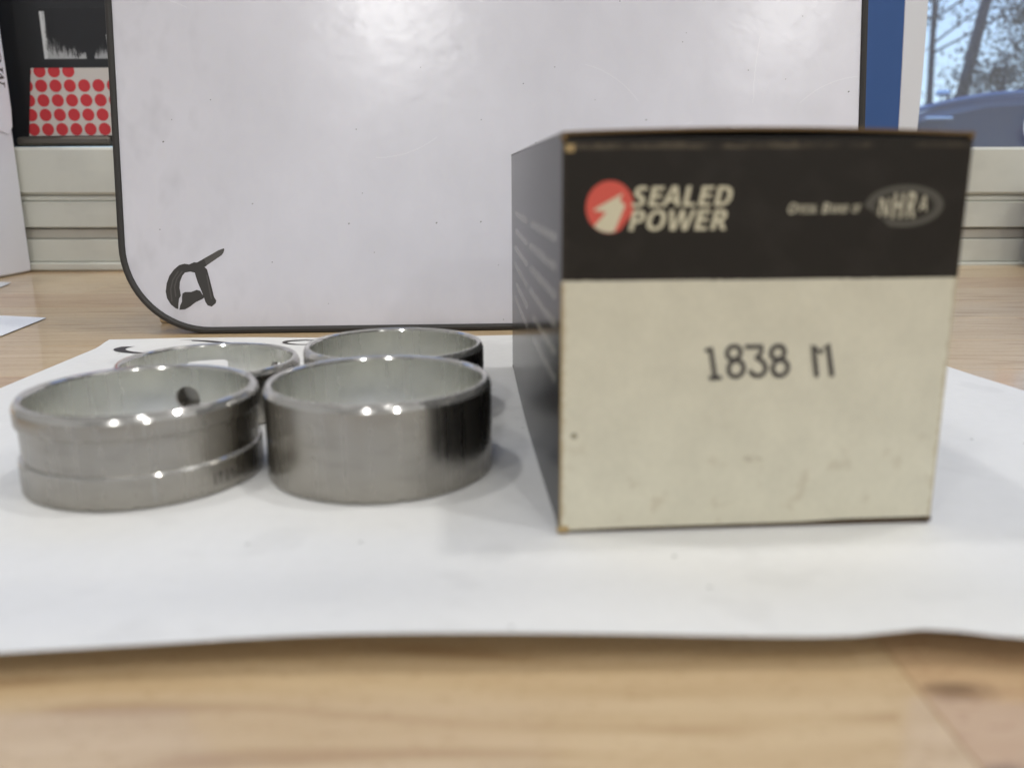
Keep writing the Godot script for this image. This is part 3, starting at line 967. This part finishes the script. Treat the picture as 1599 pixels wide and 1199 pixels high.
	ring("steel ring with two long oil slots, behind the grooved ring", Vector3(-83.0, py, -229.5), 0.0, 24.2, 14.2, 2.0, [], [[-111.0, 7.5, 6.0, 1.8, 1.3], [-43.0, 7.5, 6.0, 1.8, 1.3]], "oil_slot")
	ring("plain steel ring half hidden behind the smooth front ring", Vector3(-32.25, py, -231.28), 0.0, 24.44, 18.0, 1.9, [], [], "")

	# ---- carton ----
	var box := thing("bearing_carton", "black and cream cardboard carton printed 1838 M", "carton", Vector3(8.365, 0.1, -142.645), 0.058)
	var bw := 68.1; var bh := 68.2; var bd := 139.5
	var fp := Geo.new()
	var fn := 24
	var fpos := func(i: int, j: int) -> Vector3:
		var u := float(i) / fn; var v := float(j) / fn
		var low := 0.75 + 0.35 * smoothstep(0.62, 0.78, u) - 0.3 * smoothstep(0.2, 0.0, u)
		return Vector3(u * bw, lerpf(low, bh - 0.55, v), 0.55 * sin(u * PI) * sin(v * PI) + 0.25 * sin(u * 7.0) * (1.0 - v) * u * (1.0 - u))
	for j in fn:
		for i in fn:
			var q := [fpos.call(i, j), fpos.call(i + 1, j), fpos.call(i + 1, j + 1), fpos.call(i, j + 1)]
			var ns := []
			for c in [[i, j], [i + 1, j], [i + 1, j + 1], [i, j + 1]]:
				var du: Vector3 = fpos.call(mini(c[0] + 1, fn), c[1]) - fpos.call(maxi(c[0] - 1, 0), c[1])
				var dv: Vector3 = fpos.call(c[0], mini(c[1] + 1, fn)) - fpos.call(c[0], maxi(c[1] - 1, 0))
				ns.append(du.cross(dv).normalized())
			var us := []
			for c in q:
				us.append(Vector2(c.x / bw, 1.0 - c.y / 68.7))
			fp.quad(q[0], q[1], q[2], q[3], ns[0], ns[1], ns[2], ns[3], us[0], us[1], us[2], us[3])
	put(fp, "front_panel", M.front, box)
	var lp := Geo.new()
	var sn := 16
	for i in sn:      # slightly bowed side, rounded into the front fold
		var a := float(i) / sn; var b := float(i + 1) / sn
		var ba := -0.7 * sin(a * PI); var bb := -0.7 * sin(b * PI)
		var sl := func(f: float) -> Vector3: return Vector3(-1, 0, -0.7 * PI * cos(f * PI) / bd * -1.0).normalized()
		lp.quad(Vector3(ba, 0.3, -a * bd), Vector3(bb, 0.3, -b * bd), Vector3(bb, bh, -b * bd), Vector3(ba, bh, -a * bd), sl.call(a), sl.call(b), sl.call(b), sl.call(a), Vector2(a, 1), Vector2(b, 1), Vector2(b, 0), Vector2(a, 0))
	put(lp, "side_panel", M.side, box)
	var rp := Geo.new()
	rp.flat(Vector3(bw, 0.3, 0), Vector3(bw, 0.3, -bd), Vector3(bw, bh, -bd), Vector3(bw, bh, 0), Vector3.RIGHT)
	put(rp, "side_panel", M.black_card, box)
	var bp := Geo.new()
	bp.flat(Vector3(0, 0.3, -bd), Vector3(bw, 0.3, -bd), Vector3(bw, bh, -bd), Vector3(0, bh, -bd), Vector3.FORWARD)
	put(bp, "back_panel", M.black_card, box)
	var tab := Geo.new()
	tab.box(Vector3(bw * 0.5, bh - 1.4, -1.0), Vector3(bw - 0.8, 2.6, 0.6), 0.1)
	put(tab, "tuck_tab", M.black_card, box)
	var flap := Geo.new()
	var edge := Geo.new()
	var tn := 28
	var rise := func(u: float) -> float: return bh + 0.10 + 0.75 * pow(sin(clampf(u * 1.05, 0.0, 1.0) * PI), 0.8) - 0.2 * u
	for i in tn:
		var a := float(i) / tn; var b := float(i + 1) / tn
		var ya: float = rise.call(a); var yb: float = rise.call(b)
		for dy in [0.55, 0.0]:
			flap.flat(Vector3(a * bw, ya + dy, 0.35), Vector3(b * bw, yb + dy, 0.35), Vector3(b * bw, bh + 0.05 + dy, -bd), Vector3(a * bw, bh + 0.05 + dy, -bd), Vector3.UP if dy > 0.0 else Vector3.DOWN)
		edge.flat(Vector3(a * bw, ya, 0.36), Vector3(b * bw, yb, 0.36), Vector3(b * bw, yb + 0.55, 0.36), Vector3(a * bw, ya + 0.55, 0.36), Vector3.BACK)
	for s in [0.0, bw]:
		flap.flat(Vector3(s, rise.call(s / bw), 0.35), Vector3(s, bh, -bd), Vector3(s, bh + 0.6, -bd), Vector3(s, rise.call(s / bw) + 0.55, 0.35), Vector3(-1 if s == 0.0 else 1, 0, 0))
	put(flap, "top_flap", M.black_card, box)
	put(edge, "flap_edge", M.raw_card, box)
	var bot := Geo.new()
	bot.box(Vector3(bw * 0.5, 0.32, -bd * 0.5 - 0.1), Vector3(bw + 0.2, 0.64, bd), 0.2)
	put(bot, "bottom_flap", M.dark_edge, box)
	for q in [[Vector3(0.5, 0.75, 0.25), Vector3(2.2, 1.2, 0.9), M.worn_card], [Vector3(1.2, 66.3, 0.12), Vector3(1.5, 1.3, 0.3), M.worn_card], [Vector3(0.25, 67.9, 0.1), Vector3(1.0, 1.3, 0.8), M.raw_card], [Vector3(67.7, 67.9, 0.1), Vector3(1.0, 1.2, 0.8), M.raw_card], [Vector3(67.5, 0.7, 0.1), Vector3(1.6, 0.9, 0.7), M.dark_edge]]:
		var g := Geo.new()
		g.box(q[0], q[1], 0.35)
		put(g, "worn_corner", q[2], box)
	var fold := Geo.new()
	fold.box(Vector3(0.05, 23, 0.02), Vector3(0.25, 43, 0.3), 0.1)
	put(fold, "worn_fold", M.worn_card, box)
	# print that stands on the front panel (flat ink, following its bulge closely)
	var ink_z := func(u: float, v: float) -> float: return 0.55 * sin(u / bw * PI) * sin(clampf((v - 0.75) / 67.0, 0.0, 1.0) * PI) + 0.06
	var disc := PackedVector2Array()
	for k in 48:
		disc.append(Vector2(cos(TAU * k / 48.0) * 3.95, sin(TAU * k / 48.0) * 4.2))
	var em := Geo.new()
	em.poly(disc, Vector3(7.83, 57.0, ink_z.call(7.8, 57.0)), Vector3.RIGHT, Vector3.UP)
	var emblem := put(em, "emblem", M.red_ink, box)
	var arrow := PackedVector2Array()
	# a bolt-like arrow rising to the right, its foot following the disc's rim
	for p in [[2.14, 2.23], [1.58, 1.12], [2.55, 0.25], [0.85, -3.98], [0.1, -4.12], [-0.9, -4.02], [-1.8, -3.68], [-2.6, -3.08], [-0.55, -0.85], [-2.8, -0.47]]:
		arrow.append(Vector2(p[0], p[1]))
	var ar := Geo.new()
	ar.poly(arrow, Vector3(7.83, 57.0, ink_z.call(7.8, 57.0) + 0.05), Vector3.RIGHT, Vector3.UP)
	put(ar, "arrow", M.cream_ink, emblem)
	for q in [["SEALED", true, 11.35, 56.95, 17.0, 3.35, 0.2, M.cream_ink], ["POWER", true, 11.0, 53.15, 16.9, 3.35, 0.2, M.cream_ink],
			["O", true, 37.45, 55.65, 1.75, 1.75, 0.2, M.dim_ink], ["FFICIAL", true, 39.1, 55.7, 3.55, 1.4, 0.2, M.dim_ink], ["B", true, 43.3, 55.65, 1.4, 1.75, 0.2, M.dim_ink], ["RAND", true, 44.75, 55.7, 3.1, 1.4, 0.2, M.dim_ink], ["OF", true, 48.35, 55.7, 1.6, 1.4, 0.2, M.dim_ink]]:
		var m := letters(q[0], q[1], false, q[4], q[5], q[6])
		put_mesh(m, "lettering", q[7], box, Vector3(q[2], q[3], ink_z.call(q[2] + q[4] * 0.5, q[3]) + 0.03))
	var oval := Geo.new()
	for rg in [[6.75, 3.45, 5.35, 2.55], [5.2, 2.42, 4.95, 2.22]]:
		for k in 64:
			var a := TAU * k / 64.0; var b := TAU * (k + 1) / 64.0
			oval.flat(Vector3(cos(a) * rg[0], sin(a) * rg[1], 0), Vector3(cos(b) * rg[0], sin(b) * rg[1], 0), Vector3(cos(b) * rg[2], sin(b) * rg[3], 0), Vector3(cos(a) * rg[2], sin(a) * rg[3], 0), Vector3.BACK)
	var badge := put(oval, "badge", M.grey_ink, box, Vector3(57.4, 56.75, ink_z.call(57.4, 56.75)))
	for q in [["N", -4.4, -1.6, 1.9, 2.9], ["H", -2.1, -2.0, 2.0, 4.1], ["R", 0.3, -1.95, 1.9, 4.2], ["A", 2.45, -0.85, 1.6, 2.5]]:
		put_mesh(letters(q[0], true, false, q[3], q[4], 0.06), "letter", M.dim_ink, badge, Vector3(q[1], q[2], 0.04))
	var digits := Geo.new()
	var ell := func(c: Vector2, rx: float, ry: float) -> PackedVector2Array:
		var p := PackedVector2Array()
		for k in 29:
			p.append(c + Vector2(cos(TAU * k / 28.0) * rx, sin(TAU * k / 28.0) * ry))
		return p
	var curve := func(raw: Array) -> PackedVector2Array:
		var cv := Curve2D.new()
		for k in raw.size():
			var tn_: Vector2 = (raw[mini(k + 1, raw.size() - 1)] - raw[maxi(k - 1, 0)]) * 0.16
			cv.add_point(raw[k], -tn_, tn_)
		cv.bake_interval = 0.12
		return cv.get_baked_points()
	var strokes := [
		PackedVector2Array([Vector2(24.95, 32.94), Vector2(25.6, 33.35), Vector2(26.61, 28.15)]), PackedVector2Array([Vector2(25.86, 28.02), Vector2(27.46, 28.07)]),
		ell.call(Vector2(29.66, 32.38), 1.18, 1.16), ell.call(Vector2(30.22, 29.62), 1.32, 1.44),
		PackedVector2Array([Vector2(31.79, 33.4), Vector2(34.6, 33.38), Vector2(34.5, 32.5), Vector2(33.7, 31.4)]), curve.call([Vector2(33.7, 31.4), Vector2(34.6, 30.95), Vector2(35.3, 30.0), Vector2(35.3, 29.0), Vector2(34.5, 28.28), Vector2(33.4, 28.4), Vector2(32.8, 29.05)]),
		ell.call(Vector2(37.35, 32.3), 1.18, 1.17), ell.call(Vector2(37.98, 29.6), 1.32, 1.4),
		PackedVector2Array([Vector2(44.51, 28.15), Vector2(43.5, 33.44), Vector2(44.96, 32.14), Vector2(46.03, 33.64), Vector2(47.24, 28.18)]),
	]
	for k in strokes.size():
		for i in strokes[k].size():
			var s: PackedVector2Array = strokes[k]
			s[i] -= Vector2(24.0, 28.0)
			strokes[k] = s
		digits.stroke(strokes[k], 0.78, Vector3(24.0, 28.0, ink_z.call(35.0, 30.0) + 0.05 + 0.004 * k), Vector3.RIGHT, Vector3.UP)
	put(digits, "printed_number", M.ink, box)

	# ---- things along the back ----
	var st := thing("display_stand", "black display panel with a pale ragged print standing on the window sill", "display stand", Vector3(-308, 84.6, -622))
	var sb := Geo.new()
	sb.box(Vector3(-17, 75, 0), Vector3(138, 150, 4), 0.6)
	put(sb, "back_panel", M.black_plastic, st)
	var sl2 := Geo.new()
	sl2.box(Vector3(2, 3.3, 9), Vector3(64, 5.6, 10), 1.6)
	put(sl2, "lip", M.lip, st)
	var sp := Geo.new()
	sp.flat(Vector3(-9, 57.5, 2.1), Vector3(42, 57.5, 2.1), Vector3(42, 90, 2.1), Vector3(-9, 90, 2.1), Vector3.BACK, Vector2(0, 1), Vector2(1, 1), Vector2(1, 0), Vector2(0, 0))
	put(sp, "print", M.print, st)

	var sk := thing("sticker_sheet", "pale sheet of red round stickers standing in the black display stand", "stickers", Vector3(-300, 92, -614))
	var trap := PackedVector2Array([Vector2(-31.2, -0.5), Vector2(-24.2, 43.6), Vector2(40, 43.6), Vector2(40, -0.5)])
	var tg := Geo.new()
	tg.slab(trap, Vector3.ZERO, Vector3.RIGHT, Vector3.UP, 0.4)
	put(tg, "backing_sheet", M.label_paper, sk)
	for j in 5:
		for i in range(-4, 8):
			if j == 4 and i > 1:
				continue      # peeled off
			var c := Vector2(-29.0 + i * 9.75 - j * 0.0 + [1.0, 0.6, 0.4, 0.1, 0.2][j] + 20.0, 3.8 + j * 9.45)
			var dot := PackedVector2Array()
			for k in 20:
				dot.append(c + Vector2(cos(TAU * k / 20.0), sin(TAU * k / 20.0)) * 4.15)
			for piece in Geometry2D.intersect_polygons(dot, trap):
				var g := Geo.new()
				g.slab(piece, Vector3(0, 0, 0.12), Vector3.RIGHT, Vector3.UP, 0.1)
				put(g, "dot_sticker", M.red_dot, sk)

	var wbx := thing("white_carton", "white cardboard carton with serif lettering at the left end of the counter", "carton", Vector3(-334.5, 0, -600))
	var wg := Geo.new()
	wg.box(Vector3(-90, 115.3, 90), Vector3(180, 230, 180), 1.2)
	put(wg, "carton_body", M.carton_grey, wbx)
	var torn := PackedVector2Array([Vector2(-181, 231)])
	var tr := RandomNumberGenerator.new(); tr.seed = 4
	for k in 31:
		torn.append(Vector2(-181 + k * 6.0, 93.0 + tr.randf_range(-1.6, 1.6) + (4.0 if k == 30 else 0.0)))
	for k in 8:
		torn.append(Vector2(0.4 + tr.randf_range(-0.8, 0.8), 108.0 + k * 17.0))
	torn.append(Vector2(0.4, 231))
	torn.reverse()
	var lb := Geo.new()
	lb.slab(torn, Vector3(0.8, 0, 0), Vector3(0, 0, -1), Vector3.UP, 0.6)
	for k in lb.v.size():
		lb.v[k].z += 0.0
	put(lb, "torn_label", M.carton_white, wbx)
	var mo := put_mesh(letters("MODEL", false, true, 54.0, 12.0, 0.15), "lettering", M.ink, wbx, Vector3(0.95, 121.5, 3.2))
	mo.basis = Basis(Vector3.UP, Vector3(0, 0, 1), Vector3(1, 0, 0))

	var bl := thing("blue_folder", "blue folder with a white border standing against the window right of the whiteboard", "folder", Vector3(242, 1.5, -584))
	var bsl := PackedVector2Array(); var wsl := PackedVector2Array()
	var seam := []; var rim := []
	for k in 13:
		var f := k / 12.0
		seam.append(Vector2(lerpf(14.2, 6.0, pow(f, 1.6)), f * 215.0))
		rim.append(Vector2(24.6 - 8.0 * pow(absf(f - 0.5) * 1.5, 2.0) * (1.0 if f > 0.5 else 0.35), f * 215.0))
	bsl.append(Vector2(-60, 215)); bsl.append(Vector2(-60, 0))
	for p in seam:
		bsl.append(p)
	for p in seam:
		wsl.append(p + Vector2(0.02, 0))
	for k in 13:
		wsl.append(rim[12 - k])
	bsl.reverse(); wsl.reverse()
	var bg2 := Geo.new()
	bg2.slab(bsl, Vector3.ZERO, Vector3.RIGHT, Vector3.UP, 3.0)
	put(bg2, "cover", M.blue_card, bl)
	var wg2 := Geo.new()
	wg2.slab(wsl, Vector3(0, 0, 0.2), Vector3.RIGHT, Vector3.UP, 3.2)
	put(wg2, "border", M.white_card, bl)

	var can := thing("blue_tub", "dark blue plastic tub at the right end of the counter", "tub", Vector3(372, 0, -578))
	var cg := Geo.new()
	cg.lathe([[0, 0], [21, 0], [22.5, 1.2], [21.8, 6], [17.8, 46], [18.6, 47], [18.6, 50], [17, 51], [0, 51]], 48)
	put(cg, "tub_body", M.blue_plastic, can)
	var cl := Geo.new()
	cl.lathe([[0, 57], [18, 57], [19.4, 56], [19.4, 51.2], [0, 51.2]], 48)
	put(cl, "lid", M.white_card, can)

	var dec := thing("window_decal", "round orange and white decal on the window at the right edge", "decal", Vector3(387.4, 96, -638))
	var dg := Geo.new()
	var dh := Geo.new()
	for k in 40:
		var a := TAU * k / 40.0; var b := TAU * (k + 1) / 40.0
		dg.flat(Vector3(cos(a) * 20.5, sin(a) * 20.5, 0), Vector3(cos(b) * 20.5, sin(b) * 20.5, 0), Vector3(cos(b) * 19.2, sin(b) * 19.2, 0), Vector3(cos(a) * 19.2, sin(a) * 19.2, 0), Vector3.BACK)
		dh.tri(Vector3(-10, -6, 0), Vector3(-10 + cos(a) * 8.2, -6 + sin(a) * 8.2, 0), Vector3(-10 + cos(b) * 8.2, -6 + sin(b) * 8.2, 0), Vector3.BACK, Vector3.BACK, Vector3.BACK)
	put(dg, "border", M.white_card, dec)
	put(dh, "orange_spot", M.orange, dec)

	for q in [["torn white paper strip lying left of the large sheet", [[-300, -404], [-238, -399], [-215, -392], [-209, -346], [-260, -330]], 0.3], ["small white paper scrap beside the white carton", [[-335, -545], [-311, -533], [-305, -512], [-330, -500]], 0.3]]:
		var pts := PackedVector2Array()
		for p in q[1]:
			pts.append(Vector2(p[0], -p[1]))
		if Geometry2D.is_polygon_clockwise(pts):
			pts.reverse()
		var o := thing("paper_scrap", q[0], "paper")
		var g := Geo.new()
		g.slab(pts, Vector3(0, q[2], 0), Vector3.RIGHT, Vector3.FORWARD, 0.2)
		put(g, "sheet", M.paper, o)

	# ---- outside the window ----
	var yard := Geo.new()
	yard.box(Vector3(0, -25, -150400), Vector3(400000, 50, 299000), 0.0)
	struct(yard, "ground", M.asphalt, "grey ground outside the window", "ground", Vector3(0, -1000, 0))
	car(Vector3(2.25, -1.0, -4.95))
	tree("tree", "tree with a leaning dark trunk just right of the blue folder, seen through the window", "tree", Vector3(5.5, -1.0, -11.4), 7.0, Vector3(0.75, 0, 0.2), 0.095, 0.5, 6000, 0.075, 4, "trees outside the window")
	tree("tree", "thin dark tree beside the white border of the folder, seen through the window", "tree", Vector3(5.9, -1.0, -12.6), 6.0, Vector3(-0.1, 0, 0), 0.06, 0.4, 5000, 0.075, 7, "trees outside the window")
	tree("shrub", "bushy dark shrub behind the parked car, tallest of the shrubs", "shrub", Vector3(6.35, -1.0, -11.0), 3.0, Vector3(0.2, 0, 0), 0.05, 0.25, 9000, 0.055, 10, "shrubs behind the parked car")
	tree("shrub", "sprawling shrub at the right edge behind the parked car", "shrub", Vector3(7.3, -1.0, -11.6), 3.3, Vector3(-0.2, 0, 0), 0.05, 0.25, 9000, 0.055, 13, "shrubs behind the parked car")
	tree("shrub", "low dark shrub between the leaning trunk and the parked car", "shrub", Vector3(5.6, -1.0, -10.4), 2.4, Vector3(0.1, 0, 0), 0.04, 0.2, 8000, 0.055, 17, "shrubs behind the parked car")
	var hedge := Geo.new()
	var ho := thing("hedge", "long dark hedge along the far side behind the parked car", "hedge", Vector3(5000, -1000, -14500))
	hedge.box(Vector3(0, 900, 0), Vector3(16000, 1700, 700), 200)
	put(hedge, "stems", M.leaf_dark, ho)
	var hs := []
	for k in 60:
		hs.append([Vector3(-8.0 + k * 0.27, 1.2 + 0.35 * sin(k * 1.7), 0.25), 0.75])
	leafy(ho, "foliage", hs, 9000, 0.11, M.leaf, 55)
